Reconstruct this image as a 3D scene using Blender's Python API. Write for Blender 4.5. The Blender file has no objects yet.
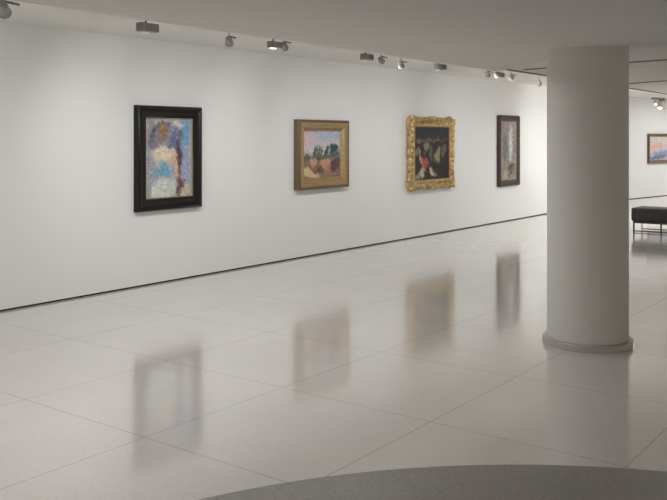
import bpy, bmesh, math, random
import numpy as np
from mathutils import Vector, Matrix

# World frame: X runs along the long picture wall, Y runs from the viewer towards it, Z is up (metres).
EYE = 1.68
PHI = math.atan2(0.6, 0.8)          # view direction against the picture wall
F = 850.0; CX = 333.5; HY = 138.0   # focal length, principal column and horizon row in pixels
C = bpy.context.scene.collection

# ------------------------------------------------------------------ camera
cd = bpy.data.cameras.new('camera'); cam = bpy.data.objects.new('camera', cd); C.objects.link(cam)
cam.location = (0, 0, EYE)
cam.rotation_euler = (math.pi/2, 0, PHI - math.pi/2)
cd.sensor_width = 36; cd.lens = F/667*36; cd.shift_y = (HY-250)/667
cd.clip_end = 200
bpy.context.scene.camera = cam

# ------------------------------------------------------------------ world, exposure
w = bpy.data.worlds.new('world'); bpy.context.scene.world = w; w.use_nodes = True
bg = w.node_tree.nodes['Background']
bg.inputs['Color'].default_value = (1.0, 0.92, 0.81, 1); bg.inputs['Strength'].default_value = 1.22
vs = bpy.context.scene.view_settings
bpy.context.scene.display_settings.display_device = 'sRGB'
vs.view_transform = 'Standard'; vs.look = 'None'; vs.exposure = -0.46; vs.gamma = 1; vs.use_curve_mapping = False
DOWN = 1.0     # dial for the added fill lights over the floor
LAMP = 0.50     # one dial for every spot

# ------------------------------------------------------------------ helpers
def lin(c):
    return tuple(((v/255)/12.92 if v/255 <= .04045 else ((v/255+.055)/1.055)**2.4) for v in c)

def mat(name, rgb, rough=.5, metal=0.0, noise=0.0, scale=30, bump=0.0, bscale=80, coat=0.0, lvl=.5):
    m = bpy.data.materials.new(name); m.use_nodes = True
    nt = m.node_tree; p = nt.nodes['Principled BSDF']
    p.inputs['Base Color'].default_value = (*rgb, 1)
    p.inputs['Roughness'].default_value = rough; p.inputs['Metallic'].default_value = metal
    p.inputs['Coat Weight'].default_value = coat
    p.inputs['Specular IOR Level'].default_value = lvl
    tc = nt.nodes.new('ShaderNodeTexCoord')
    if noise:
        n = nt.nodes.new('ShaderNodeTexNoise'); n.inputs['Scale'].default_value = scale; n.inputs['Detail'].default_value = 5
        nt.links.new(tc.outputs['Object'], n.inputs['Vector'])
        r = nt.nodes.new('ShaderNodeValToRGB')
        r.color_ramp.elements[0].position = .3; r.color_ramp.elements[1].position = .7
        r.color_ramp.elements[0].color = (*[max(0, c*(1-noise)) for c in rgb], 1)
        r.color_ramp.elements[1].color = (*[min(1, c*(1+noise)) for c in rgb], 1)
        nt.links.new(n.outputs['Fac'], r.inputs['Fac']); nt.links.new(r.outputs['Color'], p.inputs['Base Color'])
    if bump:
        n2 = nt.nodes.new('ShaderNodeTexNoise'); n2.inputs['Scale'].default_value = bscale; n2.inputs['Detail'].default_value = 3
        nt.links.new(tc.outputs['Object'], n2.inputs['Vector'])
        b = nt.nodes.new('ShaderNodeBump'); b.inputs['Strength'].default_value = bump; b.inputs['Distance'].default_value = .01
        nt.links.new(n2.outputs['Fac'], b.inputs['Height']); nt.links.new(b.outputs['Normal'], p.inputs['Normal'])
    return m

def obj(name, bm, m, parent=None, smooth=False, kind=None):
    me = bpy.data.meshes.new(name)
    bmesh.ops.recalc_face_normals(bm, faces=bm.faces)
    bm.to_mesh(me); bm.free(); me.materials.append(m)
    if smooth:
        me.polygons.foreach_set('use_smooth', [True]*len(me.polygons))
        me.set_sharp_from_angle(angle=math.radians(40))
    o = bpy.data.objects.new(name, me); C.objects.link(o); o.parent = parent
    if kind: o['kind'] = kind
    return o

def thing(name, label, cat, loc=(0, 0, 0), rotz=0, group=None):
    o = bpy.data.objects.new(name, None); C.objects.link(o); o.empty_display_size = .1
    o.location = loc; o.rotation_euler = (0, 0, rotz)
    o['label'] = label; o['category'] = cat
    if group: o['group'] = group
    return o

def box(bm, x0, x1, y0, y1, z0, z1, bev=0):
    r = bmesh.ops.create_cube(bm, size=1)['verts']
    for v in r:
        v.co = Vector((x0+(v.co.x+.5)*(x1-x0), y0+(v.co.y+.5)*(y1-y0), z0+(v.co.z+.5)*(z1-z0)))
    if bev:
        es = list({e for v in r for e in v.link_edges})
        bmesh.ops.bevel(bm, geom=es, offset=bev, segments=3, affect='EDGES', profile=.5)
    return bm

def cyl(bm, a, b, r0, r1=None, n=24, caps=True):
    a = Vector(a); b = Vector(b); d = b-a
    r1 = r0 if r1 is None else r1
    M = Matrix.Translation((a+b)/2) @ d.to_track_quat('Z', 'Y').to_matrix().to_4x4()
    bmesh.ops.create_cone(bm, cap_ends=caps, segments=n, radius1=r0, radius2=r1, depth=d.length, matrix=M)
    return bm

def lathe(bm, prof, n=96):
    rings = []
    for r, z in prof:
        rings.append([bm.verts.new((r*math.cos(2*math.pi*i/n), r*math.sin(2*math.pi*i/n), z)) for i in range(n)])
    for a, b in zip(rings, rings[1:]):
        for i in range(n):
            bm.faces.new((a[i], a[(i+1) % n], b[(i+1) % n], b[i]))
    for k in (0, -1):
        if prof[k][0] > 1e-4: bm.faces.new(rings[k])
    return bm

def prism(bm, pts, z0, z1):
    a = [bm.verts.new((x, y, z0)) for x, y in pts]; b = [bm.verts.new((x, y, z1)) for x, y in pts]
    bm.faces.new(a); bm.faces.new(b)
    n = len(pts)
    for i in range(n): bm.faces.new((a[i], a[(i+1) % n], b[(i+1) % n], b[i]))
    return bm

def w2(X, Z):                         # across/ahead of the viewer -> world ground position
    return (.6*X+.8*Z, -.8*X+.6*Z)

def on_wall(u, D):                    # where the line of sight in column u meets the vertical plane y = D
    k = (u-CX)/F; Z = D/(.6-.8*k)
    return .6*k*Z+.8*Z, Z

def at_height(u, y, h):               # point on the horizontal plane z = h
    Z = F*(h-EYE)/(HY-y)
    return w2((u-CX)/F*Z, Z)

# ------------------------------------------------------------------ materials
M = {}
M['wall'] = mat('white_wall_paint', (.80, .805, .80), .65, bump=.03, bscale=200)
M['ceil'] = mat('ceiling_plaster', (.80, .775, .745), .8, bump=.03, bscale=150)
M['ceil_rear'] = mat('ceiling_plaster_lit', (.87, .845, .815), .8, bump=.03, bscale=150)  # same plaster, its lighter colour stands in for light missing at the rear
M['black'] = mat('shadow_gap_black', (.012, .012, .012), .8)
M['col'] = mat('column_paint', (.68, .67, .64), .55, bump=.03, bscale=120)
M['ring'] = mat('terrazzo_ring', (.44, .42, .39), .25, noise=.15, scale=90)
M['fix'] = mat('fixture_grey', (.42, .41, .39), .45, noise=.03)
M['fixw'] = mat('fixture_white', (.72, .71, .68), .4, noise=.03)
M['dark'] = mat('fixture_dark', (.28, .265, .25), .5, noise=.05)
M['slot'] = mat('ceiling_slot', (.28, .265, .25), .7)
M['leather'] = mat('bench_leather', (.045, .040, .036), .45, noise=.2, scale=12, bump=.1, bscale=60)
M['chrome'] = mat('brushed_steel', (.6, .6, .6), .25, metal=1, noise=.05)
M['legdark'] = mat('dark_steel', (.08, .075, .07), .35, metal=.8, noise=.05)

def glow(name, rgb, s):
    m = bpy.data.materials.new(name); m.use_nodes = True
    p = m.node_tree.nodes['Principled BSDF']
    p.inputs['Base Color'].default_value = (*rgb, 1)
    p.inputs['Emission Color'].default_value = (*rgb, 1); p.inputs['Emission Strength'].default_value = s
    return m
M['lens'] = glow('lamp_lens', (1, .96, .9), 3.0)
M['lens_dim'] = glow('lamp_lens_dim', (1, .95, .88), .25)

def floor_mat(name, base, rough, joints, speck, mottling, lvl=.5):
    m = bpy.data.materials.new(name); m.use_nodes = True
    nt = m.node_tree; N = nt.nodes; L = nt.links; p = N['Principled BSDF']
    g = N.new('ShaderNodeNewGeometry')
    def noise(scale, det):
        n = N.new('ShaderNodeTexNoise'); n.inputs['Scale'].default_value = scale; n.inputs['Detail'].default_value = det
        L.new(g.outputs['Position'], n.inputs['Vector']); return n.outputs['Fac']
    def mix(a, b, fac, t='MIX'):
        x = N.new('ShaderNodeMix'); x.data_type = 'RGBA'; x.blend_type = t
        for s, v in ((x.inputs[0], fac), (x.inputs[6], a), (x.inputs[7], b)):
            if hasattr(v, 'links') or hasattr(v, 'is_output'): L.new(v, s)
            elif isinstance(v, tuple): s.default_value = (*v, 1)
            else: s.default_value = v
        return x.outputs[2]
    def ramp(s, a, b):
        r = N.new('ShaderNodeMapRange'); r.inputs[1].default_value = a; r.inputs[2].default_value = b
        r.interpolation_type = 'SMOOTHSTEP'
        L.new(s, r.inputs[0]); return r.outputs[0]
    def mth(op, a, b=None):
        x = N.new('ShaderNodeMath'); x.operation = op
        for i, v in enumerate((a, b)):
            if v is None: continue
            if isinstance(v, (int, float)): x.inputs[i].default_value = v
            else: L.new(v, x.inputs[i])
        return x.outputs[0]
    # cloudy mottling of the poured stone, then its small chips
    c = mix(tuple(v*(1-mottling) for v in base), tuple(min(1, v*(1+mottling)) for v in base), ramp(noise(1.3, 4), .35, .65))
    v = N.new('ShaderNodeTexVoronoi'); v.inputs['Scale'].default_value = 140
    L.new(g.outputs['Position'], v.inputs['Vector'])
    sp = N.new('ShaderNodeSeparateColor'); L.new(v.outputs['Color'], sp.inputs[0])
    c = mix(c, tuple(x*(1-speck) for x in base), mth('GREATER_THAN', sp.outputs[0], .8))
    c = mix(c, tuple(min(1, x*(1+speck*.6)) for x in base), mth('LESS_THAN', sp.outputs[1], .15))
    if joints:
        s = N.new('ShaderNodeSeparateXYZ'); L.new(g.outputs['Position'], s.inputs[0])
        def line(coord, off, period, hw):
            t = mth('DIVIDE', mth('SUBTRACT', coord, off), period)
            t = mth('ABSOLUTE', mth('SUBTRACT', mth('FRACT', mth('ADD', t, .5)), .5))
            return mth('LESS_THAN', t, hw/period)
        j = mth('MAXIMUM', line(s.outputs[0], JX0, JXP, .0045), line(s.outputs[1], JY0, JYP, .0045))
        c = mix(c, tuple(x*.42 for x in base), mth('MULTIPLY', j, .5))
    L.new(c, p.inputs['Base Color'])
    r = N.new('ShaderNodeMapRange'); r.inputs[3].default_value = rough*.85; r.inputs[4].default_value = rough*1.2
    L.new(noise(2.5, 4), r.inputs[0]); L.new(r.outputs[0], p.inputs['Roughness'])
    p.inputs['Specular IOR Level'].default_value = lvl
    if joints:
        p.inputs['Coat Weight'].default_value = .6; p.inputs['Coat Roughness'].default_value = .09; p.inputs['Coat IOR'].default_value = 1.6
    b = N.new('ShaderNodeBump'); b.inputs['Strength'].default_value = .02; b.inputs['Distance'].default_value = .01
    L.new(noise(9, 2), b.inputs['Height']); L.new(b.outputs['Normal'], p.inputs['Normal'])
    return m
JX0, JXP, JY0, JYP = 4.37, 1.19, 3.71, 1.15
M['floor'] = floor_mat('polished_terrazzo', (.71, .685, .65), .13, True, .07, .03, 1.0)
M['inlay'] = floor_mat('dark_terrazzo', (.30, .28, .26), .4, False, .20, .06, .35)

# ------------------------------------------------------------------ the room
WD = 7.50                             # picture wall
LOW = 2.40; HIGH = 2.81; MID = 2.44   # dropped ceiling, ceiling by the wall, ceiling field behind the column
KS = 23.34                            # where the wall turns a little
GAP = .019
bm = bmesh.new(); box(bm, -14, 46, -14, 12, -.12, 0)
obj('floor', bm, M['floor'], kind='structure')
bm = bmesh.new(); box(bm, -14, KS, WD, WD+.2, GAP, 3.1)
obj('wall_left', bm, M['wall'], kind='structure')
bm = bmesh.new(); box(bm, -14, KS, WD+.02, WD+.18, 0, GAP)
obj('baseboard_left', bm, M['black'], kind='structure')
W2A = math.atan2(-.176, .984)
def far(t, d, z=0):                   # t metres along the turned wall, d metres behind its face
    return (KS+math.cos(W2A)*t-math.sin(W2A)*d, WD+math.sin(W2A)*t+math.cos(W2A)*d)
bm = bmesh.new(); prism(bm, [far(0, 0), far(16, 0), far(16, .2), far(-.0, .2)], GAP, 3.1)
obj('wall_far', bm, M['wall'], kind='structure')
bm = bmesh.new(); prism(bm, [far(.0, .02), far(16, .02), far(16, .18), far(.0, .18)], 0, GAP)
obj('baseboard_far', bm, M['black'], kind='structure')

# dropped ceiling: its far edge follows the picture wall, a shallow step behind the column lets the field beyond rise
def edgeD(s): return 4.06+(s-5.3)*.0115
B = at_height(520, 70.5, LOW)
A_ = at_height(600, 46.3, LOW); A2 = at_height(760, 44.0, LOW)
eB = (B[0], edgeD(B[0]))
dirx, diry = A2[0]-A_[0], A2[1]-A_[1]
A3 = (A_[0]+dirx*10, A_[1]+diry*10)
bm = bmesh.new()
prism(bm, [(-14, edgeD(-14)), (eB[0], eB[1]), A_, A3, (A3[0], -14), (-14, -14)], LOW, 3.1)
obj('ceiling', bm, M['ceil'], kind='structure')
bm = bmesh.new()
prism(bm, [eB, (46, edgeD(46)), (46, -14), A3, A_], MID, 3.1)
obj('ceiling_rear', bm, M['ceil_rear'], kind='structure')
bm = bmesh.new()
prism(bm, [(-14, edgeD(-14)), (-14, WD+.2), (KS+.1, WD+.2), (46, WD+.2), (46, edgeD(46))], HIGH, 3.1)
obj('ceiling_wall_side', bm, M['ceil'], kind='structure')

# dark joints and track slots in the ceiling behind the column
def strip(n, p, q, z, wd, h=.012):
    p = Vector((*p, 0)); q = Vector((*q, 0)); d = (q-p).normalized(); nn = Vector((-d.y, d.x, 0))*wd/2
    bm = bmesh.new(); prism(bm, [(p-nn)[:2], (q-nn)[:2], (q+nn)[:2], (p+nn)[:2]], z-h, z+.004)
    return obj(n, bm, M['slot'], kind='structure')
strip('trim_1', eB, (B[0]+9.5, edgeD(B[0]+9.5)), MID, .035, .012)
strip('trim_2', at_height(524, 69.2, MID), at_height(720, 55.5, MID), MID, .022)
strip('trim_3', at_height(604, 85.2, MID), at_height(720, 76.0, MID), MID, .025)

# dark terrazzo circle let into the floor
cx_, cy_ = w2(.93, 1.30)
bm = bmesh.new(); lathe(bm, [(3.07, -.02), (3.07, .0012)], 256)
o = obj('trim_4', bm, M['inlay'], kind='structure'); o.location = (cx_, cy_, 0)
o['label'] = 'dark grey terrazzo circle let into the pale floor in the foreground'

# ------------------------------------------------------------------ column
px, py = w2(2.085, 6.98); RC = .323
t = thing('column', 'thick round pale grey column standing on the polished floor', 'column', (px, py, 0))
bm = bmesh.new(); lathe(bm, [(RC, 0.0), (RC, LOW+.03)], 128)
obj('shaft', bm, M['col'], t, smooth=True)
bm = bmesh.new()
lathe(bm, [(RC-.01, 0), (RC+.036, 0), (RC+.036, .046), (RC+.031, .053), (RC-.01, .058)], 128)
obj('base_ring', bm, M['ring'], t, smooth=True)

# ------------------------------------------------------------------ paint on canvas: dabs of colour laid over loose colour fields
def daub(w_, h_, fields, seed, n, ln=(.03, .08), jit=14, ang=None):
    """fields: (cx, cy, rx, ry, tilt, rgb, soft) over the unit square, y up; returns an h x w x 3 array."""
    rng = np.random.default_rng(seed)
    yy, xx = np.mgrid[0:h_, 0:w_]; x = (xx+.5)/w_; y = (yy+.5)/h_
    wob = .02*np.sin(x*23+seed)+.02*np.cos(y*19+2*seed)+.012*np.sin((x+y)*51)
    img = np.zeros((h_, w_, 3))
    for f in fields:
        fx, fy, rx, ry, tl, rgb, soft = f
        ca, sa = math.cos(tl), math.sin(tl)
        dx = (x-fx+wob)*ca+(y-fy)*sa; dy = -(x-fx)*sa+(y-fy+wob)*ca
        d = np.sqrt((dx/rx)**2+(dy/ry)**2)
        a = np.clip((1+soft-d)/(2*soft), 0, 1)[..., None]; a = a*a*(3-2*a)
        img = img*(1-a)+np.array(rgb)*a
    src = img.copy(); asp = h_/w_
    for _ in range(n):
        cx, cy = rng.random(2); L_ = rng.uniform(*ln); W_ = L_*rng.uniform(.25, .45)
        th = rng.uniform(0, math.pi) if ang is None else rng.normal(ang, .35)
        col = src[int(cy*h_), int(cx*w_)]+rng.normal(0, jit)+rng.normal(0, jit*.5, 3)
        dx = (x-cx); dy = (y-cy)*asp
        u = dx*math.cos(th)+dy*math.sin(th); v = -dx*math.sin(th)+dy*math.cos(th)
        m = ((u/L_)**2+(v/W_)**2) < 1
        img[m] = img[m]*.3+col*.7
    return np.clip(img, 3, 250)

def canvas(name, w_, h_, img, parent, y, rough=.45):
    hh, ww = img.shape[:2]
    xs = np.linspace(-w_/2, w_/2, ww+1); zs = np.linspace(0, h_, hh+1)
    V = [(a, y, b) for b in zs for a in xs]
    Fc = [(j*(ww+1)+i, j*(ww+1)+i+1, (j+1)*(ww+1)+i+1, (j+1)*(ww+1)+i) for j in range(hh) for i in range(ww)]
    nb = len(V)                        # a stretched canvas has sides and a back
    V += [(-w_/2, y+.018, 0), (w_/2, y+.018, 0), (w_/2, y+.018, h_), (-w_/2, y+.018, h_)]
    k = [0, ww, hh*(ww+1)+ww, hh*(ww+1)]
    for a in range(4): Fc.append((k[a], nb+a, nb+(a+1) % 4, k[(a+1) % 4]))
    Fc.append((nb+3, nb+2, nb+1, nb))
    me = bpy.data.meshes.new(name); me.from_pydata(V, [], Fc)
    at = me.color_attributes.new('paint', 'FLOAT_COLOR', 'CORNER')
    c = img/255.0; c = np.where(c <= .04045, c/12.92, ((c+.055)/1.055)**2.4)
    arr = np.zeros((len(me.loops), 4)); arr[:, 3] = 1
    arr[:hh*ww*4, :3] = np.repeat(c.reshape(-1, 3), 4, axis=0); arr[hh*ww*4:, :3] = .3
    at.data.foreach_set('color', arr.astype(np.float32).ravel())
    m = bpy.data.materials.new('oil_paint'); m.use_nodes = True; nt = m.node_tree; p = nt.nodes['Principled BSDF']
    a = nt.nodes.new('ShaderNodeVertexColor'); a.layer_name = 'paint'
    nt.links.new(a.outputs['Color'], p.inputs['Base Color']); p.inputs['Roughness'].default_value = rough
    p.inputs['Specular IOR Level'].default_value = .18
    n = nt.nodes.new('ShaderNodeTexNoise'); n.inputs['Scale'].default_value = 60
    b = nt.nodes.new('ShaderNodeBump'); b.inputs['Strength'].default_value = .15; b.inputs['Distance'].default_value = .01
    tc = nt.nodes.new('ShaderNodeTexCoord'); nt.links.new(tc.outputs['Object'], n.inputs['Vector'])
    nt.links.new(n.outputs['Fac'], b.inputs['Height']); nt.links.new(b.outputs['Normal'], p.inputs['Normal'])
    me.materials.append(m)
    o = bpy.data.objects.new(name, me); C.objects.link(o); o.parent = parent
    return o

# ------------------------------------------------------------------ picture frames
def moulding(w_, h_, prof, n=1, wave=None):
    """A mitred frame: prof is a list of (inset, projection) from the outer back edge to the inner back edge."""
    bm = bmesh.new()
    cor = [(-w_/2, 0, 1, 1), (w_/2, 0, -1, 1), (w_/2, h_, -1, -1), (-w_/2, h_, 1, -1)]
    rings = []
    nrm = [(0, 1), (-1, 0), (0, -1), (1, 0)]
    for k, (t_, p_) in enumerate(prof):
        ring = []
        for c in range(4):
            x0, z0, ax, az = cor[c]; x1, z1, bx, bz = cor[(c+1) % 4]
            xa, za = x0+ax*t_, z0+az*t_; xb, zb = x1+bx*t_, z1+bz*t_
            for i in range(n):
                f = i/n; x = xa+(xb-xa)*f; z = za+(zb-za)*f; pr = p_
                if wave:
                    L_ = w_ if c % 2 == 0 else h_
                    do, dp = wave(k, c, f, L_)
                    x -= nrm[c][0]*do; z -= nrm[c][1]*do; pr += dp
                ring.append(bm.verts.new((x, -pr, z)))
        rings.append(ring)
    for a, b in zip(rings, rings[1:]+rings[:1]):
        m_ = len(a)
        for i in range(m_): bm.faces.new((a[i], a[(i+1) % m_], b[(i+1) % m_], b[i]))
    return bm

def picture(uL, uR, yT, yB, depth, label, group=None):
    """Outer front rectangle of a frame seen at column uL (yT..yB there) to uR -> width, height, thing at its lower middle."""
    sL, Z = on_wall(uL, WD-depth); sR, _ = on_wall(uR, WD-depth)
    zt = EYE+(HY-yT)*Z/F; zb = EYE+(HY-yB)*Z/F
    t = thing('framed_painting', label, 'painting', ((sL+sR)/2, WD-.001, zb), 0, group)
    return t, sR-sL, zt-zb

M['ebony'] = mat('ebonised_wood', (.006, .0055, .005), .32, coat=0.0, lvl=.35, noise=.1, bump=.05, bscale=30)
M['gilt'] = mat('thin_gilt', (.50, .38, .20), .35, metal=.6, noise=.15, scale=60)
M['oldgold'] = mat('old_gold_leaf', (.36, .25, .12), .5, metal=.3, noise=.3, scale=45, bump=.25, bscale=90)
M['bronze'] = mat('dull_bronze_edge', (.15, .11, .06), .5, metal=.3, noise=.2, scale=40, bump=.2, bscale=90)
M['brightgold'] = mat('carved_gold', (.50, .36, .17), .40, metal=.5, noise=.5, scale=13, bump=.4, bscale=60)
M['darkgold'] = mat('dark_gold', (.30, .18, .06), .42, metal=.5, noise=.35, scale=30, bump=.3, bscale=60)  # deeper gold tone of the inner slip
M['walnut'] = mat('carved_walnut', (.045, .028, .022), .42, noise=.4, scale=40, bump=.4, bscale=70)
M['brownframe'] = mat('brown_frame', (.14, .085, .05), .45, noise=.2, scale=30, bump=.1)

def bead_row(bm, x0, z0, x1, z1, y, r, step, sx=1.0):
    L_ = math.hypot(x1-x0, z1-z0); n = max(2, round(L_/step))
    for i in range(n):
        f = (i+.5)/n
        Mx = Matrix.Translation((x0+(x1-x0)*f, y, z0+(z1-z0)*f)) @ Matrix.Rotation(math.atan2(-(z1-z0), x1-x0), 4, 'Y') @ Matrix.Diagonal((r*sx, r*.8, r, 1))
        bmesh.ops.create_icosphere(bm, subdivisions=1, radius=1, matrix=Mx)

def rect_beads(bm, w_, h_, t_, y, r, step, sx=1.0):
    a, b, c, d = -w_/2+t_, w_/2-t_, t_, h_-t_
    for q in ((a, c, b, c), (b, c, b, d), (b, d, a, d), (a, d, a, c)): bead_row(bm, *q, y, r, step, sx)

# 1: broad black frame, thin gilt slip, pale blue and cream painting
t, W_, H_ = picture(138.6, 203.2, 104.8, 212.8, .085, 'painting in pale blues and cream in a wide glossy black frame on the white wall')
bw = .138
obj('frame', moulding(W_, H_, [(0, 0), (0, .055), (.006, .068), (.018, .082), (.034, .085), (.046, .078), (.056, .060), (.085, .050), (.108, .054), (.120, .062), (.130, .058), (bw, .046), (bw, 0)], 1), M['ebony'], t, smooth=True)
obj('gilt_slip', moulding(W_-2*bw, H_-2*bw, [(-.002, .004), (-.002, .045), (.006, .048), (.012, .036), (.012, .004)]), M['gilt'], t).location = (0, 0, bw)
F1 = [(.5, .5, 2, 2, 0, (172, 170, 176), .3),
      (.12, .78, .12, .30, 0, (150, 148, 150), .4), (.10, .30, .12, .45, 0, (158, 160, 172), .5),
      (.46, .72, .40, .26, 0, (98, 92, 104), .12), (.46, .68, .34, .25, 0, (140, 142, 162), .2), (.25, .66, .12, .14, 0, (128, 126, 134), .4),
      (.88, .80, .09, .30, 0, (108, 156, 190), .5), (.90, .35, .10, .42, 0, (150, 164, 190), .5),
      (.72, .45, .075, .34, .0, (92, 72, 80), .35), (.60, .66, .07, .16, 0, (108, 112, 146), .4), (.70, .93, .14, .05, 0, (206, 202, 200), .5),
      (.36, .83, .10, .11, 0, (146, 114, 80), .35),
      (.38, .55, .26, .12, .0, (216, 198, 178), .25), (.64, .36, .09, .16, .4, (200, 172, 156), .35),
      (.40, .34, .20, .09, 0, (120, 164, 186), .25), (.36, .10, .26, .14, 0, (200, 202, 196), .3),
      (.74, .12, .08, .12, 0, (112, 86, 84), .4), (.88, .06, .09, .07, 0, (196, 184, 168), .4)]
cw, ch = W_-2*bw-.024, H_-2*bw-.024
canvas('canvas', cw, ch, daub(96, 124, F1, 3, 1500, (.012, .045), 15), t, -.030).location = (0, 0, bw+.012)

# 2: stepped old-gold frame, landscape
t, W_, H_ = picture(299.0, 349.2, 119.2, 190.6, .095, 'landscape painting in a stepped dull gold frame, right of the black frame')
obj('frame_edge', moulding(W_, H_, [(0, 0), (0, .085), (.008, .098), (.022, .105), (.036, .100), (.040, .09), (.040, 0)]), M['bronze'], t, smooth=True)
bm = moulding(W_-.08, H_-.08, [(0, .0), (0, .094), (.010, .098), (.055, .088), (.062, .092), (.072, .090), (.078, .082), (.105, .055), (.112, .058), (.120, .050), (.120, 0)])
rect_beads(bm, W_-.08, H_-.08, .035, -.093, .007, .030, 1.6)
obj('frame', bm, M['oldgold'], t, smooth=True).location = (0, 0, .04)
bw = .16
F2 = [(.5, .5, 2, 2, 0, (192, 190, 194), .3), (.12, .85, .26, .3, 0, (208, 182, 188), .5), (.7, .95, .5, .12, 0, (172, 182, 200), .5),
      (.5, .66, .5, .08, 0, (200, 192, 194), .5), (.5, .10, .8, .38, 0, (140, 112, 94), .10),
      (.32, .55, .035, .11, 0, (84, 96, 84), .4), (.41, .54, .04, .12, 0, (94, 106, 92), .4), (.50, .55, .035, .10, 0, (84, 96, 84), .4), (.62, .54, .035, .11, 0, (80, 94, 80), .4),
      (.80, .62, .11, .12, 0, (62, 78, 76), .3), (.86, .50, .16, .06, 0, (84, 104, 98), .4), (.48, .46, .3, .05, 0, (98, 106, 88), .5),
      (.08, .44, .12, .08, 0, (96, 108, 96), .4), (.95, .38, .08, .08, 0, (112, 96, 92), .4),
      (.25, .34, .09, .10, 0, (192, 148, 134), .35), (.56, .30, .16, .09, 0, (190, 146, 120), .35), (.70, .18, .1, .06, 0, (176, 134, 110), .4),
      (.84, .26, .12, .12, 0, (92, 74, 80), .4), (.42, .16, .14, .06, .3, (104, 84, 66), .4), (.40, .38, .05, .05, 0, (98, 84, 72), .4),
      (.14, .10, .26, .10, -.4, (208, 186, 144), .3), (.72, .06, .22, .06, 0, (154, 122, 112), .4)]
canvas('canvas', W_-2*bw, H_-2*bw, daub(88, 98, F2, 8, 1400, (.010, .035), 14), t, -.040).location = (0, 0, bw)

# 3: deeply carved gold frame
t, W_, H_ = picture(412.3, 455.2, 117.5, 189.8, .12, 'dark painting with red and pale figures in a heavily carved bright gold frame')
rng = random.Random(5)
ph = [rng.uniform(0, 6.28) for _ in range(12)]
def wv(k, c, f, L_):
    e = min(f, 1-f)*L_; fade = 1 if k in (1, 2, 3, 4) else 0
    s_ = f*L_
    o_ = (.020*abs(math.sin(s_*2*math.pi/.26+ph[c]))+.008*math.sin(s_*2*math.pi/.07+ph[c+4]))*(1 if k < 4 else .3)
    o_ += .030*math.exp(-((e-.10)/.07)**2)*(1 if k < 4 else 0)
    o_ += .020*math.exp(-((f-.5)*L_/.09)**2)*(1 if k < 4 else 0)
    m_ = min(1, e/.03)
    return o_*fade*m_, (.012*math.sin(s_*2*math.pi/.085+k*1.3+ph[c+8]))*(1 if 1 < k < 9 else 0)
obj('frame', moulding(W_, H_, [(0.01, 0), (.004, .03), (0, .06), (.008, .085), (.024, .098), (.045, .095), (.065, .085), (.085, .080), (.105, .082), (.122, .088), (.135, .082), (.135, 0)], 72, wv), M['brightgold'], t, smooth=True)
bm = bmesh.new()
def leaf(bm, x, z, a, L_, w_, y, curl=.02):
    """one raised acanthus-like leaf: a curled, ridged blade"""
    R_ = Matrix.Translation((x, y, z)) @ Matrix.Rotation(-a, 4, 'Y')
    n = 6; g = []
    for i in range(n+1):
        f = i/n; hw = w_*math.sin(math.pi*(f*.85+.12))*(1+.25*math.cos(f*18)); row = []
        for j in range(5):
            q = (j-2)/2
            row.append(bm.verts.new(R_ @ Vector((f*L_, -curl*math.sin(f*math.pi)-.012*(1-abs(q))+.010*abs(q), q*hw))))
        g.append(row)
    for i in range(n):
        for j in range(4): bm.faces.new((g[i][j], g[i][j+1], g[i+1][j+1], g[i+1][j]))
    bot = [bm.verts.new(v.co+Vector((0, .025, 0))) for v in (g[0][0], g[n][0], g[n][4], g[0][4])]
    bm.faces.new([r[0] for r in g]+[bot[1], bot[0]]); bm.faces.new([r[4] for r in g]+[bot[2], bot[3]])
    bm.faces.new(g[0]+[bot[3], bot[0]]); bm.faces.new(g[n]+[bot[2], bot[1]]); bm.faces.new(bot)
def side_leaves(bm, x0, z0, x1, z1, inward):
    L_ = math.hypot(x1-x0, z1-z0); n = int(L_/.085); a = math.atan2(z1-z0, x1-x0)
    for i in range(n):
        f = (i+.5)/n
        x = x0+(x1-x0)*f; z = z0+(z1-z0)*f
        s_ = 1 if f < .5 else -1
        aa = a if s_ > 0 else a+math.pi
        leaf(bm, x, z, aa+rng.uniform(-.5, .5), .085, .026, -.092)
        leaf(bm, x, z, aa+(.9 if (i % 2) else -.9), .05, .016, -.085)
q = .040
for a in ((-W_/2+q, q, W_/2-q, q), (W_/2-q, q, W_/2-q, H_-q), (W_/2-q, H_-q, -W_/2+q, H_-q), (-W_/2+q, H_-q, -W_/2+q, q)):
    side_leaves(bm, *a, 0)
obj('leaf_carving', bm, M['brightgold'], t, smooth=True)
bm0 = bmesh.new()
for k in range(7):
    leaf(bm0, 0, 0, math.radians(-15+k*40-60+45), .085 if k % 2 == 0 else .065, .030, -.006, .03)
bmesh.ops.create_icosphere(bm0, subdivisions=2, radius=.022, matrix=Matrix.Translation((0, -.02, 0)))
c0 = obj('corner_ornament', bm0, M['brightgold'], t, smooth=True)
c0.location = (-W_/2+.045, -.085, .045)
for x, z, r in ((W_/2-.045, .045, -math.pi/2), (W_/2-.045, H_-.045, math.pi), (-W_/2+.045, H_-.045, math.pi/2)):
    c = c0.copy(); C.objects.link(c); c.parent = t; c.location = (x, -.085, z); c.rotation_euler = (0, r, 0)
bm = bmesh.new()
for k in range(5): leaf(bm, 0, 0, math.radians(20+k*35), .07, .022, -.006, .02)
c0 = obj('crest_ornament', bm, M['brightgold'], t, smooth=True); c0.location = (0, -.075, H_-.03)
c = c0.copy(); C.objects.link(c); c.parent = t; c.location = (0, -.075, .03); c.rotation_euler = (0, math.pi, 0)
bw = .135
obj('inner_slip', moulding(W_-2*bw, H_-2*bw, [(-.004, .004), (-.004, .085), (.014, .086), (.018, .074), (.018, .004)]), M['darkgold'], t).location = (0, 0, bw)
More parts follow.
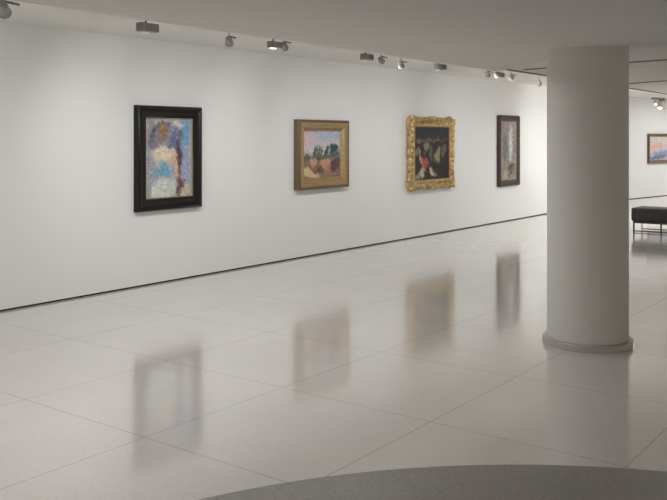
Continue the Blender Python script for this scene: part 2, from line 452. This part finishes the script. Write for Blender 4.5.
F3 = [(.5, .5, 2, 2, 0, (34, 31, 28), .3), (.5, .92, .8, .16, 0, (36, 40, 44), .5), (.5, .76, .40, .03, 0, (104, 84, 62), .6),
      (.12, .72, .06, .06, 0, (110, 104, 96), .5), (.32, .62, .07, .10, .2, (134, 118, 92), .4), (.46, .50, .06, .16, .1, (84, 90, 76), .4),
      (.66, .44, .08, .16, -.15, (142, 132, 92), .4), (.84, .55, .05, .12, 0, (92, 88, 78), .5), (.06, .52, .06, .06, 0, (120, 104, 84), .4),
      (.26, .33, .11, .13, 0, (164, 84, 74), .4), (.16, .40, .03, .14, .2, (184, 156, 124), .4),
      (.22, .13, .09, .10, -.3, (190, 176, 150), .35), (.50, .14, .14, .05, -.6, (198, 180, 150), .35),
      (.08, .05, .07, .07, 0, (148, 138, 124), .4), (.85, .18, .14, .2, 0, (30, 28, 26), .5)]
canvas('canvas', W_-2*bw-.03, H_-2*bw-.03, daub(80, 102, F3, 21, 1300, (.010, .032), 11), t, -.075).location = (0, 0, bw+.015)

# 4: tall narrow dark carved frame
t, W_, H_ = picture(500.0, 520.3, 115.3, 186.8, .07, 'tall narrow grey painting in a dark carved brown frame, right of the ornate gold frame')
bm = moulding(W_, H_, [(0, 0), (0, .055), (.010, .064), (.03, .066), (.045, .060), (.075, .050), (.095, .052), (.105, .045), (.105, 0)])
rect_beads(bm, W_, H_, .024, -.066, .014, .040, 1.0)
rect_beads(bm, W_, H_, .066, -.052, .016, .055, 1.5)
rect_beads(bm, W_, H_, .002, -.045, .016, .07, 1.2)
obj('frame', bm, M['walnut'], t, smooth=True)
bw = .105
obj('gilt_slip', moulding(W_-2*bw, H_-2*bw, [(-.002, .004), (-.002, .048), (.010, .044), (.014, .034), (.014, .004)]), M['bronze'], t).location = (0, 0, bw)
F4 = [(.5, .5, 2, 2, 0, (166, 156, 152), .3), (.5, .85, .7, .2, 0, (160, 146, 142), .5), (.5, .55, .45, .25, 0, (132, 132, 134), .5),
      (.62, .62, .13, .28, 0, (204, 206, 210), .45), (.25, .55, .12, .22, 0, (116, 112, 112), .5), (.85, .55, .1, .2, 0, (140, 126, 122), .5),
      (.5, .14, .6, .16, 0, (142, 132, 120), .4), (.6, .18, .22, .06, .3, (86, 80, 74), .5), (.3, .1, .16, .05, 0, (170, 162, 148), .5),
      (.6, .9, .12, .05, 0, (184, 178, 176), .5)]
canvas('canvas', W_-2*bw-.02, H_-2*bw-.02, daub(44, 96, F4, 31, 500, (.04, .12), 12), t, -.034).location = (0, 0, bw+.01)

# 5: seascape on the turned wall, running out of the picture
k = (647.9-CX)/F
zt_, zb_ = EYE+(HY-133.6)*24.1/F, EYE-(163.3-HY)*24.1/F
px5 = 1.45*1.0
t = thing('framed_painting', 'pink and blue seascape in a brown wooden frame on the far wall above the bench', 'painting', (*far(1.13+.66, -.001), zb_), W2A)
W_, H_ = 1.30, zt_-zb_
obj('frame', moulding(W_, H_, [(0, 0), (0, .055), (.01, .065), (.03, .060), (.06, .042), (.075, .045), (.085, .035), (.085, 0)]), M['brownframe'], t, smooth=True)
bw = .085
obj('gilt_slip', moulding(W_-2*bw, H_-2*bw, [(-.002, .004), (-.002, .030), (.008, .032), (.012, .022), (.012, .004)]), M['gilt'], t).location = (0, 0, bw)
F5 = [(.5, .5, 2, 2, 0, (196, 190, 198), .3), (.5, .9, .8, .15, 0, (206, 200, 190), .5), (.15, .55, .3, .15, 0, (216, 178, 168), .5),
      (.55, .62, .3, .10, 0, (214, 170, 158), .5), (.6, .22, .7, .16, .10, (140, 150, 180), .3), (.35, .10, .6, .07, .08, (112, 120, 150), .4),
      (.1, .2, .14, .1, 0, (176, 178, 196), .4)]
canvas('canvas', W_-2*bw-.02, H_-2*bw-.02, daub(80, 56, F5, 41, 500, (.02, .07), 7, ang=.1), t, -.022).location = (0, 0, bw+.01)

# ------------------------------------------------------------------ lighting track by the wall and its lamps
TD = 5.60
bm = bmesh.new(); box(bm, -8.0, 23.0, TD-.018, TD+.018, HIGH-.03, HIGH+.002)
obj('trim_5', bm, M['fixw'], kind='structure')['label'] = 'white lighting track on the raised ceiling strip'

def spot_light(parent, loc, target, power, size, blend=1.0, rad=.05, col=(1, 1, .985)):
    ld = bpy.data.lights.new('lamp_light', 'SPOT'); ld.energy = power*LAMP; ld.spot_size = math.radians(size)
    ld.spot_blend = blend; ld.shadow_soft_size = rad; ld.color = col
    o = bpy.data.objects.new('lamp_light', ld); C.objects.link(o)
    o.parent = parent; o.location = loc
    o.rotation_euler = (Vector(target)-Vector(loc)).to_track_quat('-Z', 'Y').to_euler()
    return o

def free_spot(name, loc, tgt, e, size, rad=.1, col=(1, 1, .985)):
    o = spot_light(None, loc, tgt, e, size, rad=rad, col=col); o.name = name; return o

def spot(s, label, tgt, power, size, drop=.175, lens='lens_dim', y0=TD, top=HIGH-.03, arm_dir=.06, m='fix', sc=.82, group=None):
    """can spotlight: adapter on the track, stem, side arm, tapering can, lens"""
    t = thing('track_spotlight', label, 'spotlight', (s, y0, top), 0, group)
    tv = Vector(tgt)-Vector((s, y0, top-drop)); tv.normalize()
    bm = bmesh.new(); box(bm, -.055, .055, -.017, .017, -.03, .0, .004); obj('adapter', bm, M[m], t)
    bm = bmesh.new(); cyl(bm, (0, 0, -.03), (0, 0, -drop+.05*sc), .005, n=12)
    cyl(bm, (0, 0, -drop+.055*sc), (arm_dir, 0, -drop+.045*sc), .010*sc, n=12); obj('arm', bm, M['dark'], t, smooth=True)
    c0 = Vector((0, 0, -drop)); bm = bmesh.new()
    cyl(bm, c0-tv*.075*sc, c0-tv*.045*sc, .026*sc, .040*sc); cyl(bm, c0-tv*.045*sc, c0+tv*.05*sc, .040*sc, .044*sc)
    cyl(bm, c0+tv*.05*sc, c0+tv*.062*sc, .049*sc, .049*sc)
    obj('can', bm, M[m], t, smooth=True)
    bm = bmesh.new(); cyl(bm, c0+tv*.058*sc, c0+tv*.066*sc, .038*sc); obj('lens', bm, M[lens], t)
    if power: spot_light(t, c0+tv*.16*sc, Vector(tgt)-t.location, power, size)
    return t

def flood(s, label, tgt, power, size, wd=.17, drop=.165, lens='lens_dim', h=.072, group=None):
    """box wall-washer: adapter, stem, finned housing, glass facing down to the wall"""
    t = thing('track_floodlight', label, 'floodlight', (s, TD, HIGH-.03), math.radians(0), group)
    bm = bmesh.new(); box(bm, -.055, .055, -.017, .017, -.03, .0, .004); obj('adapter', bm, M['fixw'], t)
    bm = bmesh.new(); cyl(bm, (-.02, 0, -.03), (-.02, 0, -drop+h/2), .009, n=12); obj('arm', bm, M['dark'], t, smooth=True)
    bm = bmesh.new(); box(bm, -wd/2, wd/2, -.055, .045, -drop-h/2, -drop+h/2, .008)
    for i in range(5): box(bm, -wd/2+.015+i*(wd-.034)/4, -wd/2+.019+i*(wd-.034)/4, -.066, -.05, -drop-h*.4, -drop+h*.4)
    obj('housing', bm, M['fix'], t)
    bm = bmesh.new(); box(bm, -wd/2-.012, -wd/2+.004, -.045, .035, -drop-h*.42, -drop+h*.55, .004); obj('end_cap', bm, M['dark'], t)
    bm = bmesh.new(); box(bm, -.03, .03, .0, .04, -drop-h/2-.008, -drop-h/2+.004, .002); obj('lens', bm, M[lens], t)
    if power: spot_light(t, (0, .03, -drop-h/2-.08), Vector(tgt)-t.location, power, size)
    return t

def S(u, D=TD): return on_wall(u, D)[0]
def aim(u, z=1.45): return (on_wall(u, WD)[0], WD, z)
P = 1.0
spot(S(3.0), 'grey track spotlight cut by the left edge of the picture', aim(60), 80, 105, drop=.165, sc=1.0, arm_dir=.13)
flood(S(147.5), 'boxy grey floodlight on the ceiling above the black-framed painting', aim(168), 125, 95)
spot(S(229), 'round grey spotlight between the boxy floodlight and the lamp with the glowing lens', aim(250), 90, 90, drop=.185, arm_dir=.09)
flood(S(274.5), 'short grey lamp with a brightly glowing lens at the ceiling edge', aim(321), 130, 80, wd=.13, lens='lens', h=.06)
spot(S(284), 'narrow spotlight with a dark side arm touching the lamp with the glowing lens', aim(321), 0, 60, drop=.16, arm_dir=.11, m='fix')
flood(S(366.5), 'small grey box floodlight, leftmost of the cluster of three between the two gold frames', aim(370), 110, 90, wd=.14)
spot(S(381), 'grey tilted spotlight in the middle of the cluster between the two gold frames', aim(430), 105, 80, arm_dir=.13)
spot(S(401), 'dark tilted spotlight, rightmost of the cluster between the two gold frames', aim(438), 90, 80, drop=.20, arm_dir=.13)
flood(S(439.5), 'grey box floodlight standing alone above the ornate gold frame', aim(470), 110, 90, wd=.18)
spot(S(487.5), 'grey tilted spotlight above the left edge of the tall narrow painting', aim(508), 85, 80, arm_dir=.16)
flood(S(499), 'small grey floodlight directly above the tall narrow painting', aim(515), 80, 90, wd=.14)
spot(S(511), 'faint pale spotlight last before the black ceiling slot begins', aim(545), 70, 90, arm_dir=.16, m='fix')
spot(S(539), 'tiny pale spotlight close to the left edge of the round column', aim(572), 50, 95, drop=.22, m='fix')
for u_, d_ in ((575, 50), (598, 65)):  # hidden lamps added to light the wall behind the column
    spot(S(u_), 'added unseen white spotlight behind the round column', aim(u_+22), d_, 100, m='fixw', group='added spotlights behind the column')

# area lights without fixtures, added to brighten floor and walls from above
def linear(name, x, y, z, L_, rot, power, wd=.8):
    ld = bpy.data.lights.new(name, 'AREA'); ld.shape = 'RECTANGLE'; ld.size = L_; ld.size_y = wd; ld.energy = power*DOWN
    ld.color = (1, .995, .98)
    o = bpy.data.objects.new(name, ld); C.objects.link(o); o.location = (x, y, z); o.rotation_euler = (0, 0, rot)
linear('floor_fill', 0.0, 4.55, 2.50, 14, 0, 158, .2)
a = far(6.5, -1.9); linear('far_fill', a[0], a[1], HIGH-.07, 12, W2A, 240)  # added fill along the far wall, no fixture

# added spots without fixtures, brightening the wall foot and the floor before it
for k_ in range(9):
    x_ = 5.4+k_*2.1
    free_spot('wall_foot_fill', (x_, TD, HIGH-.31), (x_+.3, TD+.85, HIGH-1.75), max(30, 96-8*k_)*DOWN, 135, rad=.08)
xr, yr = w2(8.6, 16.5); linear('rear_fill', xr, yr, MID-.02, 1.6, 0, 280, 1.6)  # added square light out of view, brightens the rear ceiling and floor

# twin lamp hanging under the rear ceiling, in front of the far wall
Xl = (658.0-CX)/F*16.0; lx, ly = w2(Xl, 16.0)
t = thing('twin_spotlight', 'pale twin-headed spotlight under the rear ceiling at the right edge', 'spotlight', (lx, ly, MID), -.25); t.scale = (1.2, 1.2, 1.1)
bm = bmesh.new(); box(bm, -.16, .16, -.03, .03, -.035, 0, .006); obj('mounting_plate', bm, M['dark'], t)
for x, r, L_ in ((-.10, .036, .07), (.03, .060, .13)):
    bm = bmesh.new(); cyl(bm, (x, 0, -.03), (x, 0, -.07), .010, n=12)
    cyl(bm, (x+.5*L_, 0, -.07), (x-.1*L_, -.02, -.05-L_), r*.8, r, 28)
    hd = obj('lamp_head', bm, M['fixw'], t, smooth=True)
    bm = bmesh.new()
    a = Vector((x-.1*L_, -.02, -.05-L_)); d = (a-Vector((x+.5*L_, 0, -.07))).normalized()
    cyl(bm, a-d*.004, a+d*.006, r*.5); obj('lens', bm, M['lens'], hd)
bm = bmesh.new(); box(bm, .10, .30, -.05, .05, -.19, -.03, .012); obj('housing', bm, M['fix'], t)
spot_light(t, (-.15, .1, -.35), (2.5, 8.0, -.9), 260, 80)
# unseen spots without fixtures, added to brighten the far wall
for tt, e in ((1.2, 42), (4.5, 95), (8.5, 110)):
    a = far(tt, -1.9); b = far(tt, 0)
    free_spot('far_wall_fill', (a[0], a[1], 2.7), (b[0], b[1], 1.5), e, 100)

# ------------------------------------------------------------------ bench
X0, Z0 = (630.8-CX)/F*15.2, 15.2
bx, by = w2(X0, Z0)
# the bench's long side faces the viewer and runs square to the picture wall (towards -Y)
t = thing('bench', 'long dark upholstered bench on thin metal legs by the far wall', 'bench', (bx, by, 0))
LB, DB, SH = 1.96, .56, .435
bm = bmesh.new(); box(bm, 0, DB, -LB, 0, SH-.245, SH, .035)
obj('seat', bm, M['leather'], t, smooth=True)
bm = bmesh.new(); box(bm, .03, DB-.03, -LB+.03, -.03, SH-.275, SH-.235)
obj('seat_frame', bm, M['legdark'], t)
bm = bmesh.new()
for x in (.045, DB-.045): box(bm, x-.008, x+.008, -LB+.05, -.05, .012, .028)
obj('stretcher', bm, M['legdark'], t)
first = True
for i in range(4):
    y = -.04-i*(LB-.08)/3.96
    for x, m in ((.045, 'legdark'), (DB-.045, 'chrome')):
        bm = bmesh.new(); box(bm, x-.013, x+.013, y-.013, y+.013, 0, SH-.26, .003)
        o = obj('leg', bm, M[m], t)
        if m == 'chrome': o['label'] = 'bright chrome leg'
